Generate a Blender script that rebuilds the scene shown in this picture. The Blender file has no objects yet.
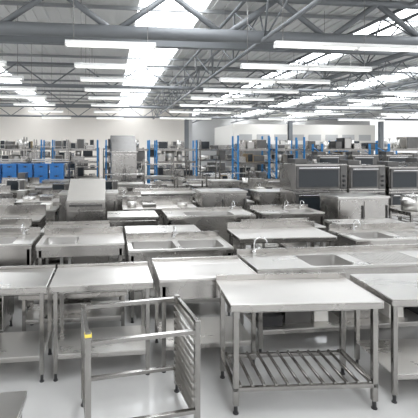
import bpy, math, random
from mathutils import Vector
random.seed(7)
sc=bpy.context.scene
# ---------------- materials ----------------
def mat(name,col,met=0.0,rough=0.5,emit=0,noise=0.0,scale=(8,8,8),bump=0.0,rvar=0.0):
    m=bpy.data.materials.new(name); m.use_nodes=True
    nt=m.node_tree; b=nt.nodes['Principled BSDF']
    b.inputs['Base Color'].default_value=(*col,1); b.inputs['Metallic'].default_value=met
    b.inputs['Roughness'].default_value=rough
    if emit:
        b.inputs['Emission Color'].default_value=(*col,1); b.inputs['Emission Strength'].default_value=emit
    if noise or bump or rvar:
        tc=nt.nodes.new('ShaderNodeTexCoord'); mp=nt.nodes.new('ShaderNodeMapping'); mp.inputs['Scale'].default_value=scale
        nz=nt.nodes.new('ShaderNodeTexNoise'); nz.inputs['Scale'].default_value=1.0; nz.inputs['Detail'].default_value=5
        nt.links.new(tc.outputs['Object'],mp.inputs[0]); nt.links.new(mp.outputs[0],nz.inputs['Vector'])
        if noise:
            r=nt.nodes.new('ShaderNodeMapRange'); r.inputs[1].default_value=.3; r.inputs[2].default_value=.7
            r.inputs[3].default_value=1-noise; r.inputs[4].default_value=1+noise*0.6
            nt.links.new(nz.outputs['Fac'],r.inputs[0])
            v=nt.nodes.new('ShaderNodeVectorMath'); v.operation='SCALE'; v.inputs[0].default_value=col
            nt.links.new(r.outputs[0],v.inputs['Scale']); nt.links.new(v.outputs[0],b.inputs['Base Color'])
        if rvar:
            r=nt.nodes.new('ShaderNodeMapRange'); r.inputs[1].default_value=.3; r.inputs[2].default_value=.7
            r.inputs[3].default_value=rough-rvar; r.inputs[4].default_value=rough+rvar
            nt.links.new(nz.outputs['Fac'],r.inputs[0]); nt.links.new(r.outputs[0],b.inputs['Roughness'])
        if bump:
            bp=nt.nodes.new('ShaderNodeBump'); bp.inputs['Strength'].default_value=bump; bp.inputs['Distance'].default_value=.02
            nt.links.new(nz.outputs['Fac'],bp.inputs['Height']); nt.links.new(bp.outputs[0],b.inputs['Normal'])
    return m
M={}
M['steel']=mat('brushed_steel',(.48,.465,.445),1.0,.27,noise=.08,scale=(2,2,2),rvar=.05,bump=.02)
M['top']=mat('worn_steel_top',(.65,.635,.61),.97,.30,noise=.06,scale=(1.5,3,3),rvar=.05)
M['film']=mat('filmed_steel_top',(.69,.67,.645),.78,.36,noise=.06,scale=(1.5,3,3),rvar=.05)
M['bowl']=mat('bowl_steel',(.40,.39,.375),1.0,.3,noise=.06,scale=(3,3,3))
M['dsteel']=mat('dark_steel',(.15,.147,.143),.9,.38,noise=.2,scale=(4,4,4),rvar=.1)
M['leg']=mat('tube_steel',(.34,.33,.315),1.0,.2,noise=.08,scale=(3,3,3))
M['chrome']=mat('chrome',(.7,.7,.7),1,.12)
M['black']=mat('black_plastic',(.03,.03,.032),0,.45)
M['glass']=mat('dark_oven_glass',(.025,.03,.035),0,.15)
M['pvc']=mat('grey_pvc',(.62,.62,.6),0,.4)
M['blue']=mat('blue_paint',(.02,.19,.46),0,.4)
M['crate']=mat('blue_crate_plastic',(.03,.19,.52),0,.45,noise=.1)
M['white']=mat('white_enamel',(.72,.70,.66),0,.4)
M['lid']=mat('steel_lid',(.52,.50,.47),.5,.45,noise=.05,scale=(2,2,2))
M['yellow']=mat('yellow_tag',(.85,.68,.12),0,.5)
M['floor']=mat('polished_concrete',(.53,.525,.515),0,.12,noise=.14,scale=(.8,.8,.8),rvar=.06)
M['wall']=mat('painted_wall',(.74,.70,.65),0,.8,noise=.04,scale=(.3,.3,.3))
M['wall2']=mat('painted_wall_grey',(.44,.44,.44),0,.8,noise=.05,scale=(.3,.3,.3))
M['roof']=mat('roof_sheet',(.70,.70,.69),.0,.6,noise=.08,scale=(.4,.4,.4))
M['truss']=mat('truss_paint',(.17,.18,.19),.2,.5)
M['purlin']=mat('purlin_paint',(.30,.31,.315),.1,.55)
M['sky']=mat('skylight_panel',(.94,.97,1.0),0,.6,emit=6.6)
M['tube']=mat('fluorescent_tube',(1,.99,.95),0,.4,emit=1.0)
M['lamp']=mat('lamp_housing',(.80,.80,.79),0,.5)
M['card']=mat('cardboard',(.42,.32,.2),0,.8)
# ---------------- mesh builder ----------------
class MB:
    def __init__(s): s.v=[];s.f=[];s.m=[];s.sm=[];s.names=[]
    def mi(s,n):
        if n not in s.names: s.names.append(n)
        return s.names.index(n)
    def face(s,idx,m,sm=False): s.f.append(idx); s.m.append(s.mi(m)); s.sm.append(sm)
    def box(s,x0,x1,y0,y1,z0,z1,m):
        if x0>x1:x0,x1=x1,x0
        if y0>y1:y0,y1=y1,y0
        if z0>z1:z0,z1=z1,z0
        n=len(s.v); s.v+=[(x0,y0,z0),(x1,y0,z0),(x1,y1,z0),(x0,y1,z0),(x0,y0,z1),(x1,y0,z1),(x1,y1,z1),(x0,y1,z1)]
        for q in [(3,2,1,0),(4,5,6,7),(0,1,5,4),(1,2,6,5),(2,3,7,6),(3,0,4,7)]: s.face([n+i for i in q],m)
    def hexa(s,pts,m):
        n=len(s.v); s.v+=[tuple(p) for p in pts]
        for q in [(3,2,1,0),(4,5,6,7),(0,1,5,4),(1,2,6,5),(2,3,7,6),(3,0,4,7)]: s.face([n+i for i in q],m)
    def cyl(s,a,b,r,m,n=12,r2=None,caps=True):
        a=Vector(a);b=Vector(b);r2=r if r2 is None else r2
        d=(b-a).normalized(); u=d.orthogonal().normalized(); w=d.cross(u)
        k=len(s.v)
        for p,rr in((a,r),(b,r2)):
            for i in range(n):
                t=2*math.pi*i/n; s.v.append(tuple(p+(u*math.cos(t)+w*math.sin(t))*rr))
        for i in range(n):
            j=(i+1)%n; s.face([k+i,k+j,k+n+j,k+n+i],m,True)
        if caps:
            s.face([k+i for i in range(n)][::-1],m); s.face([k+n+i for i in range(n)],m)
    def path(s,pts,r,m,n=10):
        for a,b in zip(pts[:-1],pts[1:]):
            s.cyl(a,b,r,m,n)
    def done(s,name,loc=(0,0,0),rot=0,bevel=0):
        me=bpy.data.meshes.new(name); me.from_pydata(s.v,[],s.f); 
        for n in s.names: me.materials.append(M[n])
        for i,p in enumerate(me.polygons): p.material_index=s.m[i]; p.use_smooth=s.sm[i]
        me.update(); o=bpy.data.objects.new(name,me); sc.collection.objects.link(o)
        o.location=loc; o.rotation_euler=(0,0,math.radians(rot))
        if bevel:
            b=o.modifiers.new('bevel','BEVEL'); b.width=bevel; b.segments=2; b.limit_method='ANGLE'; b.angle_limit=math.radians(50)
        return o
def legs(b,w,d,h,t=.04,inset=.03,m='leg',rnd=False):
    for sx in(-1,1):
        for sy in(-1,1):
            x=sx*(w/2-inset-t/2); y=sy*(d/2-inset-t/2)
            if rnd: b.cyl((x,y,.08),(x,y,h),t/2,m,12)
            else: b.box(x-t/2,x+t/2,y-t/2,y+t/2,.07,h,m)
            b.cyl((x,y,.0),(x,y,.09),t*.36,'black',10)
            b.cyl((x,y,.0),(x,y,.012),t*.55,'black',10)
def rails(b,w,d,z,t=.03,front=True,inset=.05):
    X=w/2-inset; Y=d/2-inset
    b.box(-X,-X+t,-Y,Y,z-t,z,'leg'); b.box(X-t,X,-Y,Y,z-t,z,'leg')
    b.box(-X,X,Y-t,Y,z-t,z,'leg')
    if front: b.box(-X,X,-Y,-Y+t,z-t,z,'leg')
def goods(b,W,D,z,hmax,mats=('steel','dsteel','top','steel','white','black')):
    x=-W
    while x<W-.2:
        ww=random.uniform(.14,.42); hh=random.uniform(.08,hmax); m=random.choice(mats)
        if x+ww>W: break
        k=random.random(); dd=random.uniform(.5,.95)*D
        if k<.4:
            b.box(x,x+ww,-dd,dd,z,z+hh,m); b.box(x-.01,x+ww+.01,-dd-.01,dd+.01,z+hh,z+hh+.012,m)
        elif k<.6: b.cyl((x+ww/2,0,z),(x+ww/2,0,z+hh),min(ww*.45,D*.9),'top',16)
        elif k<.8:
            n=int(hh/.05)+1
            for q in range(n): b.box(x,x+ww,-dd,dd,z+q*.05,z+q*.05+.035,'steel')
        x+=ww+random.uniform(.03,.25)
def worktable(x,y,w,d,h=.9,rot=0,shelf='solid',up=.08,top='top',name='stainless_worktable',bevel=.004,rnd=False,t=.04,stuff=False,ontop=0):
    b=MB(); W=w/2;D=d/2
    b.box(-W,W,-D,D,h-.012,h,top)
    b.box(-W,W,-D,-D+.018,h-.06,h-.012,'steel'); b.box(-W,W,D-.018,D,h-.06,h-.012,'steel')
    b.box(-W,-W+.018,-D+.018,D-.018,h-.06,h-.012,'steel'); b.box(W-.018,W,-D+.018,D-.018,h-.06,h-.012,'steel')
    b.box(-W+.1,W-.1,-.06,.06,h-.05,h-.012,'dsteel')
    if up: b.box(-W,W,D-.02,D,h,h+up,'steel')
    legs(b,w,d,h-.012,t=t,rnd=rnd)
    rails(b,w,d,h-.06,front=True)
    if shelf=='solid':
        b.box(-W+.035,W-.035,-D+.035,D-.035,.235,.25,'top'); b.box(-W+.035,W-.035,-D+.035,-D+.05,.2,.235,'steel')
        b.box(-W+.035,W-.035,D-.05,D-.035,.2,.235,'steel')
        if stuff: goods(b,W-.1,D-.08,.25,.38)
    elif shelf=='slats':
        rails(b,w,d,.22,t=.035,inset=.03)
        n=int((w-.1)/.095)
        for i in range(n):
            xx=-W+.09+(w-.18)*i/(n-1)
            b.cyl((xx,-D+.04,.225),(xx,D-.04,.225),.014,'leg',10)
    elif shelf=='rails':
        rails(b,w,d,.2,front=False)
    if ontop: goods(b,W-.1,D-.1,h,ontop)
    return b.done(name,(x,y,0),rot,bevel)
def inv_table(x,y,w,d,z=.9,h=.85):
    b=MB(); W=w/2;D=d/2
    b.box(-W,W,-D,D,z-.04,z,'top'); legs(b,w,d,z-.04); rails(b,w,d,.25); b.box(-W+.04,W-.04,-D+.04,D-.04,.25,.265,'steel'); goods(b,W-.1,D-.08,.265,.4)
    for s in(-1,1): b.box(s*(W-.1)-.03,s*(W-.1)+.03,-D+.05,D-.05,z,z+.04,'card')
    z+=.04
    b.box(-W+.03,W-.03,-D,D,z,z+.04,'top')
    for sx in(-1,1):
        for sy in(-1,1):
            xx=sx*(W-.1);yy=sy*(D-.07); b.box(xx-.022,xx+.022,yy-.022,yy+.022,z+.04,z+h,'leg'); b.cyl((xx,yy,z+h),(xx,yy,z+h+.05),.016,'black',8)
    b.box(-W+.1,W-.1,-D+.06,D-.06,z+h*.68,z+h*.7,'steel')
    b.done('stacked_worktables',(x,y,0))
def rrect(cx,cy,a,c,r,z,n=4):
    out=[]
    for k,(sx,sy) in enumerate([(1,1),(-1,1),(-1,-1),(1,-1)]):
        for i in range(n+1):
            t=math.pi/2*(k+i/n)
            out.append((cx+sx*(a-r)+r*math.cos(t),cy+sy*(c-r)+r*math.sin(t),z))
    return out
def tap(b,x,y,z,tall=.18,reach=.16,side=0):
    b.cyl((x,y,z),(x,y,z+.04),.024,'chrome',12)
    pts=[(x,y,z+.04),(x,y,z+tall*.7)]
    for i in range(1,8):
        t=math.pi*i/7
        q=reach/2*(1-math.cos(t)); pts.append((x+side*q,y-(1-abs(side))*q,z+tall*.7+math.sin(t)*tall*.3))
    p=pts[-1]; pts.append((p[0],p[1],p[2]-.03))
    b.path(pts,.009,'chrome',8)
    b.cyl((x,y,z+.05),(x+.06,y-.02,z+.08),.008,'chrome',8)
def sink(x,y,w,d,bowls,h=.9,rot=0,up=.1,skirt=.3,taps=(),drain=None,depth=.25,name='stainless_sink_unit',top='top',closed=False,shelf='solid',bevel=.004,bd=.44,ts=0,th=.18,stuff=False):
    b=MB(); W=w/2;D=d/2
    y0=-D+.08; y1=y0+bd
    if y1>D-.1: y1=D-.1
    b.box(-W,W,-D,y0,h-.012,h,top); b.box(-W,W,y1,D,h-.012,h,top)
    bowls=sorted(bowls); cur=-W
    for (cx,bw) in bowls:
        b.box(cur,cx-bw/2,y0,y1,h-.012,h,top); cur=cx+bw/2
        cy=(y0+y1)/2;a=bw/2;c=(y1-y0)/2;n=4
        L0=rrect(cx,cy,a,c,.06,h,n); L1=rrect(cx,cy,a-.006,c-.006,.055,h-.02,n); L2=rrect(cx,cy,a-.015,c-.015,.05,h-depth+.03,n); L3=rrect(cx,cy,a-.05,c-.05,.04,h-depth,n)
        k=len(b.v); 
        for L in(L0,L1,L2,L3): b.v+=L
        N=len(L0)
        for r in range(3):
            for i in range(N):
                j=(i+1)%N; b.face([k+r*N+i,k+r*N+j,k+(r+1)*N+j,k+(r+1)*N+i],'bowl',True)
        b.face([k+3*N+i for i in range(N)],'bowl')
        for q,(sx,sy) in enumerate([(1,1),(-1,1),(-1,-1),(1,-1)]):
            cc=len(b.v); b.v.append((cx+sx*a,cy+sy*c,h))
            for i in range(n): b.face([cc,k+q*(n+1)+i,k+q*(n+1)+i+1],top)
        b.cyl((cx,cy,h-depth),(cx,cy,h-depth+.004),.045,'chrome',14)
        z=h-depth
        b.cyl((cx,cy,z-.07),(cx,cy,z),.04,'pvc',12)
        b.path([(cx,cy,z-.05),(cx,cy,z-.2),(cx+.03,cy,z-.25),(cx+.08,cy,z-.25),(cx+.11,cy,z-.2),(cx+.11,cy,z-.1),(cx+.11,cy+.2,z-.12)],.022,'pvc',10)
    b.box(cur,W,y0,y1,h-.012,h,top)
    b.box(-W,W,-D,-D+.012,h,h+.012,top); b.box(-W,-W+.012,-D,D,h,h+.012,top); b.box(W-.012,W,-D,D,h,h+.012,top)
    if up: b.box(-W,W,D-.025,D,h,h+up,'steel')
    b.box(-W,W,-D,-D+.015,h-.06,h-.012,'steel')
    b.box(-W+.01,W-.01,-D+.03,-D+.045,h-skirt,h-.012,'steel')
    b.box(-W+.01,-W+.025,-D+.045,D-.02,h-skirt,h-.012,'steel'); b.box(W-.025,W-.01,-D+.045,D-.02,h-skirt,h-.012,'steel')
    b.box(-W+.01,W-.01,D-.04,D-.025,h-skirt,h-.012,'steel')
    if drain:
        a,c=drain; n=int((c-a)/.045)
        for i in range(n):
            xx=a+(c-a)*(i+.5)/n; b.box(xx-.007,xx+.007,y0,y1,h,h+.005,'steel')
    for tx in taps: tap(b,tx,D-.07,h,side=ts,tall=th)
    if closed:
        b.box(-W+.03,W-.03,-D+.04,-D+.055,.12,h-skirt,'steel'); b.box(-W+.03,-W+.04,-D+.05,D-.04,.12,h-skirt,'steel'); b.box(W-.04,W-.03,-D+.05,D-.04,.12,h-skirt,'steel')
    legs(b,w,d,h-.012)
    if shelf=='solid':
        b.box(-W+.035,W-.035,-D+.06,D-.035,.235,.25,'top'); b.box(-W+.035,W-.035,-D+.06,-D+.075,.2,.235,'steel')
        if stuff: goods(b,W-.1,D-.1,.25,.22)
    elif shelf=='rails': rails(b,w,d,.2,front=False)
    return b.done(name,(x,y,0),rot,bevel)
def counter(x,y,w,d,h=.9,rot=0,nd=2,up=0,name='stainless_counter_cabinet',top='top',drawers=False,opened=False,ontop=0):
    b=MB();W=w/2;D=d/2
    b.box(-W,W,-D,D,h-.04,h,top)
    if opened:
        b.box(-W+.02,-W+.035,-D+.03,D-.01,.14,h-.04,'steel'); b.box(W-.035,W-.02,-D+.03,D-.01,.14,h-.04,'steel'); b.box(-W+.035,W-.035,D-.03,D-.01,.14,h-.04,'steel'); b.box(-W+.035,W-.035,-D+.03,D-.03,.14,.16,'steel'); b.box(-W+.035,W-.035,-D+.06,D-.03,.5,.515,'steel')
        goods(b,W-.06,D-.1,.16,.28)
    else:
        b.box(-W+.02,W-.02,-D+.03,D-.01,.14,h-.04,'steel')
        for i in range(nd):
            a=-W+.04+(w-.08)*i/nd; c=-W+.04+(w-.08)*(i+1)/nd
            if drawers and i==0:
                for k in range(3):
                    z0=.16+(h-.24)*k/3; z1=.16+(h-.24)*(k+1)/3
                    b.box(a+.008,c-.008,-D+.01,-D+.03,z0+.006,z1-.006,'steel'); b.box(a+.06,c-.06,-D-.01,-D+.01,z1-.05,z1-.03,'dsteel')
            else:
                b.box(a+.008,c-.008,-D+.01,-D+.03,.16,h-.08,'steel'); b.box(c-.05,c-.03,-D-.02,-D+.01,.4,h-.18,'dsteel')
    legs(b,w,d,.15)
    if up: b.box(-W,W,D-.02,D,h,h+up,'steel')
    if ontop: goods(b,W-.1,D-.1,h,ontop)
    return b.done(name,(x,y,0),rot,.004)
def oven(x,y,w=.95,d=.85,hh=1.8,rot=0,decks=2,name='combi_oven'):
    b=MB();W=w/2;D=d/2
    legs(b,w,d,.55,t=.045); rails(b,w,d,.3); b.box(-W+.03,W-.03,-D+.03,D-.03,.53,.55,'steel')
    zs=.55; dh=(hh-.55)/decks
    for k in range(decks):
        a=zs+k*dh; c=a+dh-.02
        b.box(-W,W,-D+.04,D,a,c,'steel')
        b.box(-W+.02,W-.2,-D,-D+.04,a+.05,c-.04,'dsteel')
        b.box(-W+.07,W-.25,-D-.006,-D,a+.09,c-.13,'glass')
        b.box(-W+.06,W-.24,-D-.05,-D-.03,c-.1,c-.075,'chrome'); b.box(-W+.07,-W+.09,-D-.04,-D,c-.1,c-.075,'chrome'); b.box(W-.27,W-.25,-D-.04,-D,c-.1,c-.075,'chrome')
        b.box(W-.18,W-.02,-D+.01,-D+.04,a+.03,c-.03,'dsteel')
        for q in range(3): b.cyl((W-.1,-D-.02,a+.12+q*.11),(W-.1,-D+.01,a+.12+q*.11),.028,'black',12)
        b.box(-W+.02,W-.02,-D+.05,-D+.055,c-.002,c+.02,'black')
    b.cyl((.1,.1,hh-.02),(.1,.1,hh+.08),.05,'steel',12)
    b.box(-W+.1,-W+.4,-.2,.2,hh-.02,hh+.1,'dsteel')
    return b.done(name,(x,y,0),rot,.004)
def tray_rack(x,y,w,d,h,rot,name='tray_rack_frame'):
    b=MB();W=w/2;D=d/2;t=.042
    for sx in(-1,1):
        for sy in(-1,1):
            xx=sx*(W-t/2);yy=sy*(D-t/2)
            b.box(xx-t/2,xx+t/2,yy-t/2,yy+t/2,.07,h,'leg'); b.cyl((xx,yy,0),(xx,yy,.08),.014,'black',10); b.cyl((xx,yy,0),(xx,yy,.012),.024,'black',10)
    b.box(-W+t,W-t,-D,-D+t*.8,h-.1,h-.07,'leg'); b.box(-W+t,W-t,D-t*.8,D,h-.05,h-.02,'leg')
    b.box(-W+t,W-t,D-t*.8,D,.2,.23,'leg'); b.box(-W+t,W-t,-D,-D+t*.8,.16,.19,'leg')
    b.box(-W,-W+t*.8,-D+t,D-t,h-.05,h-.02,'leg'); b.box(-W,-W+t*.8,-D+t,D-t,.2,.23,'leg')
    n=12
    b.box(W-.03,W,-D+t,D-t,h-.04,h-.01,'leg')
    for i in range(n):
        z=.14+(h-.22)*i/(n-1)
        b.box(W-.06,W-.01,-D+t,D-t,z,z+.004,'top'); b.box(W-.012,W-.008,-D+t,D-t,z,z+.032,'top')
    b.box(-W-.004,-W+t+.004,-D-.004,-D+t+.004,h-.035,h-.012,'yellow')
    return b.done(name,(x,y,0),rot,.003)
# ---------------- foreground ----------------
worktable(1.62,3.38,1.27,.62,.91,-4,'slats',.05,'film',t=.045)
worktable(3.10,3.38,1.45,.68,.9,-4,'solid',0,'top')
tray_rack(.22,3.2,.86,.58,.86,7)
worktable(-1.05,4.07,.95,.6,.9,0,'solid',.03,'top')
worktable(-.07,4.07,.96,.6,.9,0,'solid',.03,'film')
worktable(-1.12,2.95,.95,.6,.26,0,'rails',0,'top',name='low_equipment_platform')
sink(.97,4.14,1.0,.7,[],up=.03,top='film',skirt=.2)
sink(2.72,4.34,2.4,.7,[(-.3,.5)],up=.05,taps=(-1.0,),ts=1,th=.2,drain=(.1,.8),skirt=.28,shelf='solid',stuff=True)
counter(-1.6,4.85,.9,.55,.62,0,2,opened=True,name='low_equipment_stand')
worktable(-.4,4.85,1.2,.55,.55,0,'solid',0,stuff=True,name='low_equipment_stand')
worktable(2.3,5.05,1.1,.5,.55,0,'solid',0,stuff=True,name='low_equipment_stand')
worktable(3.6,4.98,1.0,.4,.6,0,'solid',0,stuff=True,name='low_equipment_stand')
# row 3
sink(-1.55,5.8,1.05,.7,[(-.05,.6)],up=.1,taps=(.3,),skirt=.3,stuff=True)
sink(-.38,5.7,1.15,.7,[(-.28,.45)],up=.1,top='film',skirt=.16,depth=.14,stuff=True)
sink(.9,5.3,1.34,.72,[(-.33,.56),(.3,.56)],up=.08,taps=(0,),skirt=.36,closed=False)
worktable(2.52,5.72,1.42,.7,.92,-2,'solid',.1,'film',t=.05,stuff=True)
sink(4.1,5.5,1.45,.7,[(-.3,.5)],up=.1,taps=(-.35,),skirt=.3,drain=(.1,.6),stuff=True)
sink(-1.9,6.65,1.2,.6,[(.1,.5)],up=.1,skirt=.4)
counter(-.55,6.75,1.1,.6,.86,0,2,opened=True,up=.06)
counter(.85,6.5,1.2,.6,.86,0,3,opened=True)
worktable(3.0,6.7,1.3,.6,.85,0,'solid',.05,stuff=True)
counter(4.6,6.7,1.3,.6,.86,0,3,opened=True)
# row 4
sink(-1.85,7.6,1.25,.7,[(.1,.5)],up=.2,skirt=.4)
counter(.43,7.75,.95,.7,.92,0,2)
sink(1.85,7.5,1.65,.8,[(0,.9)],h=.95,up=.05,skirt=.55,depth=.3,taps=(.6,))
sink(3.6,7.85,1.3,.7,[(.25,.5)],up=.08,taps=(.1,.45),skirt=.3)
counter(5.15,7.95,1.15,.75,1.2,0,2,name='undercounter_refrigerator')
def saladette(x,y):
    b=MB(); w=.72;d=.8;W=w/2;D=d/2
    b.box(-W,W,-D,D,.14,1.15,'steel'); b.box(-W+.02,W-.02,-D-.02,-D,.2,1.0,'steel'); b.box(W-.08,W-.05,-D-.05,-D-.02,.5,.9,'dsteel')
    b.hexa([(-W,-D,1.15),(W,-D,1.15),(W,D,1.15),(-W,D,1.15),(-W,-D,1.2),(W,-D,1.2),(W,D,1.55),(-W,D,1.55)],'lid')
    b.box(-W+.05,W-.05,-D-.03,-D-.0,1.08,1.12,'dsteel')
    legs(b,w,d,.15); return b.done('display_chest_cabinet',(x,y,0),0,.005)
saladette(-.45,8.1)
worktable(6.5,7.7,1.0,.7,.9,0,'solid',.05,stuff=True)
def pot(x,y,z,r=.2,h=.3,name='stockpot'):
    b=MB(); b.cyl((0,0,0),(0,0,h),r,'top',28); b.cyl((0,0,h),(0,0,h+.015),r+.01,'chrome',28); b.cyl((0,0,h+.015),(0,0,h+.03),r*.9,'top',28,r2=r*.3); b.cyl((0,0,h+.03),(0,0,h+.06),.02,'chrome',10)
    for s in(-1,1): b.path([(s*r,-.05,h*.75),(s*(r+.05),-.05,h*.75),(s*(r+.05),.05,h*.75),(s*r,.05,h*.75)],.008,'chrome',8)
    return b.done(name,(x,y,z))
pot(6.25,7.6,.902,.22,.3)
oven(4.95,9.3,1.3,.9,hh=1.84,decks=2)
oven(6.2,9.4,.95,.85,hh=1.8,decks=2)
oven(7.25,9.4,.95,.85,hh=1.76,decks=2)
oven(8.4,9.8,1.0,.85,hh=1.84,decks=2)
# ---------------- filler rows ----------------
def microwave(x,y,z):
    b=MB(); b.box(-.26,.26,-.2,.2,.01,.32,'steel'); b.box(-.24,.1,-.215,-.2,.03,.3,'glass'); b.box(.12,.25,-.21,-.2,.03,.3,'dsteel'); b.box(.08,.1,-.24,-.215,.05,.28,'chrome')
    for s in(-1,1):
        for t in(-1,1): b.cyl((s*.2,t*.15,0),(s*.2,t*.15,.01),.02,'black',8)
    b.done('microwave_oven',(x,y,z+.002),0,.004)
def gas_range(x,y,w=.9,d=.8,h=.9):
    b=MB();W=w/2;D=d/2
    b.box(-W,W,-D+.03,D,.14,h-.03,'steel'); b.box(-W,W,-D,D,h-.03,h,'dsteel')
    for i in(-1,1):
        for j in(-1,1):
            b.cyl((i*W*.5,j*D*.45,h),(i*W*.5,j*D*.45,h+.02),.07,'black',14)
            for k in range(2):
                b.box(i*W*.5-.16,i*W*.5+.16,j*D*.45-.08+k*.15,j*D*.45-.065+k*.15,h+.02,h+.035,'black')
            b.box(i*W*.5-.16,i*W*.5-.145,j*D*.45-.12,j*D*.45+.12,h+.0,h+.02,'black'); b.box(i*W*.5+.145,i*W*.5+.16,j*D*.45-.12,j*D*.45+.12,h,h+.02,'black')
    for k in range(4): b.cyl((-W+.15+k*(w-.3)/3,-D-.02,h-.12),(-W+.15+k*(w-.3)/3,-D+.03,h-.12),.025,'black',10)
    b.box(-W+.05,W-.05,-D+.01,-D+.03,.2,h-.22,'dsteel'); b.box(-W+.1,W-.1,-D-.02,-D+.0,h-.28,h-.26,'chrome')
    legs(b,w,d,.15); b.box(-W,W,D-.03,D,h,h+.15,'steel'); b.done('gas_range',(x,y,0),0,.004)
rows=[9.2,10.2,11.2,12.3,13.4,14.6]
for ri,yy in enumerate(rows):
    x=-.29*yy-.6; xmax=[4.1,5.2,5.9,6.2,6.6,7.2][ri]
    while True:
        w=random.choice([.9,1.1,1.3,1.5,1.7]); 
        if x+w>xmax: break
        cx=x+w/2; k=random.random(); h=random.choice([.84,.9,.96]); dy=random.uniform(-.08,.08)
        ot=(.12,.15,.22,.3,.4,.5)[ri] if random.random()<.5 else 0
        if k<.3: worktable(cx,yy+dy,w,.7,h,random.uniform(-2,2),random.choice(['solid','rails']),random.choice([0,.08,.2]),random.choice(['film','top']),bevel=0,stuff=True,ontop=ot)
        elif k<.58: sink(cx,yy+dy,w,.7,[(-w*.2,w*.32)] if random.random()<.6 else [(-w*.22,w*.36),(w*.22,w*.36)],h,random.uniform(-2,2),up=random.choice([.1,.2]),taps=(0,),skirt=random.choice([.3,.45]),bevel=0)
        elif k<.74:
            mw=random.random()<.6 and ri>1
            counter(cx,yy+dy,w,.7,h,0,2,drawers=True,up=.08,opened=random.random()<.5,ontop=0 if mw else ot)
            if mw: microwave(cx,yy+dy,h)
        elif k<.83: gas_range(cx,yy+dy,min(w,1.1))
        elif ri>2 and k<.93: inv_table(cx,yy+dy,w,.7,h,.5)
        else:
            counter(cx,yy+dy,w,.7,h+.25,0,2,name='undercounter_refrigerator')
        x+=w+random.choice([.06,.1,.2])
# ---------------- racks & back stock ----------------
def rack(x,y,w,d=.8,h=2.6,levels=(.35,1.0,1.65,2.2),name='blue_shelving_rack',up='blue'):
    b=MB();W=w/2;D=d/2
    for sx in(-1,1):
        for sy in(-1,1):
            xx=sx*(W-.04);yy=sy*(D-.04); b.box(xx-.03,xx+.03,yy-.035,yy+.035,.01,h,up); b.box(xx-.06,xx+.06,yy-.05,yy+.05,0,.01,up)
        z=.2
        while z<h-.3:
            b.cyl((sx*(W-.04),-D+.04,z),(sx*(W-.04),D-.04,z+.28),.013,up,6); z+=.45
    for z in levels:
        b.box(-W+.08,W-.08,-D+.01,-D+.05,z-.08,z,'leg'); b.box(-W+.08,W-.08,D-.05,D-.01,z-.08,z,'leg'); b.box(-W+.08,W-.08,-D+.05,D-.05,z-.02,z,'steel')
    g=b
    for z in levels:
        xx=-W+.12
        while xx<W-.35:
            ww=random.uniform(.2,.55); hh=random.uniform(.15,.5); 
            if xx+ww>W-.1: break
            kind=random.random(); m=random.choice(['steel','steel','dsteel','dsteel','top','white','glass','card','black'])
            if kind<.6:
                g.box(xx,xx+ww,-D+.12,D-.12,z,z+hh,m); g.box(xx+.02,xx+ww-.02,-D+.1,-D+.12,z+.02,z+hh-.02,random.choice(['dsteel','steel','glass']))
            elif kind<.85: g.cyl((xx+ww/2,0,z),(xx+ww/2,0,z+hh),ww*.45,'top',16)
            else:
                for q in range(4): g.box(xx,xx+ww,-D+.12,D-.12,z+q*.06,z+q*.06+.045,'steel')
            xx+=ww+random.uniform(.02,.12)
    g.done(name,(x,y,0))
for x,w in((-6.4,2.2),(-4.0,2.2),(-1.5,2.0),(.8,2.0),(3.0,1.9),(12.2,2.2)):
    rack(x,18.2,w)
rack(5.9,16.3,1.4,h=2.75); rack(7.5,16.3,1.3,h=2.7)
for x in(9.3,11.7,14.1,16.5): rack(x,14.6 if x>10 else 15.2,2.1,h=2.4)
for x in(6.0,8.5,11.5,14.5,17.5): rack(x,21.5,2.4,h=2.7,up='blue' if x>10 else 'leg')
for x in(-7,-4.4,-1.8,.8,3.4): rack(x,23.5,2.4,h=2.3,levels=(.4,1.1,1.8,2.25),name='grey_shelving_rack',up='leg')
for i,x in enumerate((6.9,8.3,9.7,11.1)):
    [counter,gas_range][i%2](x,12.2,1.1,.8,1.1 if i%2==0 else .9)
for i,x in enumerate((7.6,8.9,10.2)): oven(x,13.4,1.0,.8,hh=2.0,decks=2,name='deck_oven')
worktable(-3.15,15.9,3.0,.8,.9,0,'solid',0)
def crate(x,y,z):
    b=MB(); w,d,h=.5,.38,.36;W=w/2;D=d/2;t=.02
    b.box(-W+.02,W-.02,-D+.02,D-.02,0,t,'crate')
    b.box(-W,W,-D,-D+t,t,h,'crate');b.box(-W,W,D-t,D,t,h,'crate');b.box(-W,-W+t,-D+t,D-t,t,h,'crate');b.box(W-t,W,-D+t,D-t,t,h,'crate')
    b.box(-W-.015,W+.015,-D-.015,-D,h-.05,h,'crate'); b.box(-W-.015,W+.015,D,D+.015,h-.05,h,'crate'); b.box(-W-.015,-W,-D,D,h-.05,h,'crate'); b.box(W,W+.015,-D,D,h-.05,h,'crate')
    for k in(-.16,-.05,.05,.16): b.box(k-.008,k+.008,-D-.012,-D,t,h-.05,'crate')
    b.box(-.08,.08,-D-.004,-D,h-.14,h-.08,'black')
    b.done('blue_crate',(x,y,z))
for k in range(5):
    for j in range(2): crate(-4.35+k*.58,15.9,.902+j*.362)
inv_table(-6.0,17.0,1.6,.8,1.1,1.0); inv_table(-4.2,17.05,1.7,.7,1.7,.9); inv_table(-2.4,17.05,1.5,.7,1.7,.8)
inv_table(-.9,16.6,1.1,.8,.95,.7); inv_table(2.0,16.5,1.4,.8,1.0,.75); inv_table(3.9,16.5,1.5,.8,.95,.7)
b=MB(); b.box(-.5,.5,-.4,.4,.12,2.05,'steel'); legs(b,1.0,.8,.12); 
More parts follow.
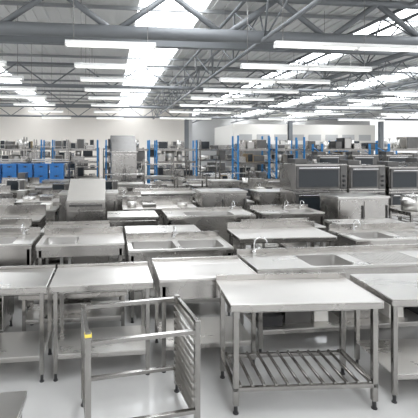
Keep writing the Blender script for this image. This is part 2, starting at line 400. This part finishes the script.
for s in(-1,1):
    b.box(s*.25-.235,s*.25+.235,-.42,-.4,.18,1.98,'steel'); b.box(s*.04-.012,s*.04+.012,-.46,-.42,.9,1.4,'dsteel')
b.box(-.55,.55,-.45,.45,2.05,2.1,'steel'); b.hexa([(-.5,-.4,2.1),(.5,-.4,2.1),(.5,.4,2.1),(-.5,.4,2.1),(-.5,.1,2.75),(.5,.1,2.75),(.5,.4,2.75),(-.5,.4,2.75)],'dsteel')
b.done('tall_steel_cabinet',(.55,16.4,0),4,.005)
# ---------------- room shell ----------------
def plain(name,x0,x1,y0,y1,z0,z1,m):
    b=MB(); b.box(x0,x1,y0,y1,z0,z1,m); return b.done(name)
plain('floor',-22,32,-5,48,-.1,0,'floor')
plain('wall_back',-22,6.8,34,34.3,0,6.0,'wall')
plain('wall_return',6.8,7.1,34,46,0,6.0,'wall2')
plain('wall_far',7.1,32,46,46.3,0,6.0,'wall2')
b=MB(); b.box(12,27,38,45,2.6,4.7,'white'); b.box(12,27,37.8,38,2.4,2.7,'truss')
for k in range(8): b.box(12.6+k*1.8,13.9+k*1.8,37.95,38,3.1,3.7,'wall2')
for k in range(6): b.box(12.2+k*2.9,12.5+k*2.9,38.2,38.5,0,2.6,'truss')
b.done('mezzanine_office')
def col(x,y,h=4.7):
    b=MB(); b.box(x-.16,x+.16,y-.16,y-.14,0,h,'truss');b.box(x-.16,x+.16,y+.14,y+.16,0,h,'truss');b.box(x-.02,x+.02,y-.14,y+.14,0,h,'truss'); b.box(x-.25,x+.25,y-.25,y+.25,0,.03,'truss'); b.done('steel_column')
for x,y in((6.4,33.0),(15.5,33.0),(24,33.0)): col(x,y)
slots=[(-13,-11.5),(-6.4,-5.2),(.8,2.7),(8.2,9.8),(14.5,16.3),(21,23)]
b=MB(); cur=-22; Z=6.15
for a,c in slots:
    b.box(cur,a,-5,48,Z,Z+.08,'roof'); cur=c
b.box(cur,32,-5,48,Z,Z+.08,'roof')
cur=-22
for a,c in slots+[(32,32)]:
    x=cur+.15
    while x<a-.1:
        b.box(x,x+.07,-5,48,Z-.04,Z,'roof'); x+=.35
    cur=c
b.done('ceiling')
for i,(a,c) in enumerate(slots):
    b=MB(); b.box(a,c,-5,48,Z+.08,Z+.1,'sky'); b.done('window_%d'%(i+1))
b=MB(); y=5.
while y<46: b.box(-22,32,y,y+.07,Z-.14,Z-.045,'purlin'); y+=2.0
b.done('roof_purlins')
def truss(y,z0=4.85,z1=5.78,r=.09,dr=.03):
    b=MB(); b.cyl((-22,y,z0),(32,y,z0),r,'truss',12); b.cyl((-22,y,z1),(32,y,z1),r*.6,'truss',10)
    x=-22;k=0
    while x<30.5:
        b.cyl((x,y,z0 if k%2 else z1),(x+1.3,y,z1 if k%2 else z0),dr,'truss',8); x+=1.3;k+=1
    b.done('roof_truss')
def ltruss(x,y1=33.2,z0=4.75,z1=5.78,r=.05):
    b=MB(); b.cyl((x,3,z0),(x,y1,z0),r,'truss',10); b.cyl((x-.35,3,z1),(x-.35,y1,z1),r,'truss',8); b.cyl((x+.35,3,z1),(x+.35,y1,z1),r,'truss',8)
    y=3;k=0
    while y<y1-1.2:
        for s in(-.35,.35):
            b.cyl((x if k%2 else x+s,y,z0 if k%2 else z1),(x+s if k%2 else x,y+1.2,z1 if k%2 else z0),r*.45,'truss',6)
        y+=1.2;k+=1
    b.done('longitudinal_truss')
for y in(9.2,17.2,25.2,32.6): truss(y,r=.15 if y<10 else .08,dr=.07 if y<10 else .03)
ltruss(3.6);ltruss(7.8,45);ltruss(11.5,37);ltruss(17,37)
b=MB(); b.box(-22,32,10.6,10.8,4.92,5.12,'truss'); b.done('roof_beam')
def light(x0,x1,y,z=4.05):
    b=MB(); b.box(x0,x1,y-.05,y+.05,z+.04,z+.09,'lamp'); 
    b.hexa([(x0,y-.09,z+.02),(x1,y-.09,z+.02),(x1,y+.09,z+.02),(x0,y+.09,z+.02),(x0,y-.05,z+.045),(x1,y-.05,z+.045),(x1,y+.05,z+.045),(x0,y+.05,z+.045)],'lamp')
    n=max(1,round((x1-x0)/1.6)); L=(x1-x0)/n
    for i in range(n):
        for s in(-.045,.045): b.cyl((x0+i*L+.03,y+s,z),(x0+(i+1)*L-.03,y+s,z),.014,'tube',8)
        b.box(x0+i*L,x0+i*L+.03,y-.07,y+.07,z-.02,z+.03,'lamp'); b.box(x0+(i+1)*L-.03,x0+(i+1)*L,y-.07,y+.07,z-.02,z+.03,'lamp')
    for x in(x0+.15,x1-.15): b.cyl((x,y,z+.09),(x,y,6.12),.006,'leg',6)
    b.done('fluorescent_light')
ys=[7.0,8.9,10.7,12.6,14.6,17.0,20.0,24]
for i,y in enumerate(ys):
    light(3.0,6.2,y)
    light(-.8,.85,y+.4)
    if y>8: light(-4.0,-2.3,y+.4)
    if y>11: light(9.2,12.4,y)
    if y>16: light(14.5,17.7,y)
w=bpy.data.worlds.new('World'); sc.world=w; w.use_nodes=True
w.node_tree.nodes['Background'].inputs[0].default_value=(.97,.98,1,1); w.node_tree.nodes['Background'].inputs[1].default_value=1.05
cd=bpy.data.cameras.new('Camera'); cam=bpy.data.objects.new('Camera',cd); sc.collection.objects.link(cam)
cam.location=(0,0,2.15); cam.rotation_euler=(math.radians(90),0,math.radians(-7))
cd.sensor_width=36; cd.lens=400/418*36; cd.shift_x=.12; cd.shift_y=-.141; cd.clip_end=200
sc.camera=cam
sc.view_settings.view_transform='Standard'; sc.view_settings.exposure=0.1
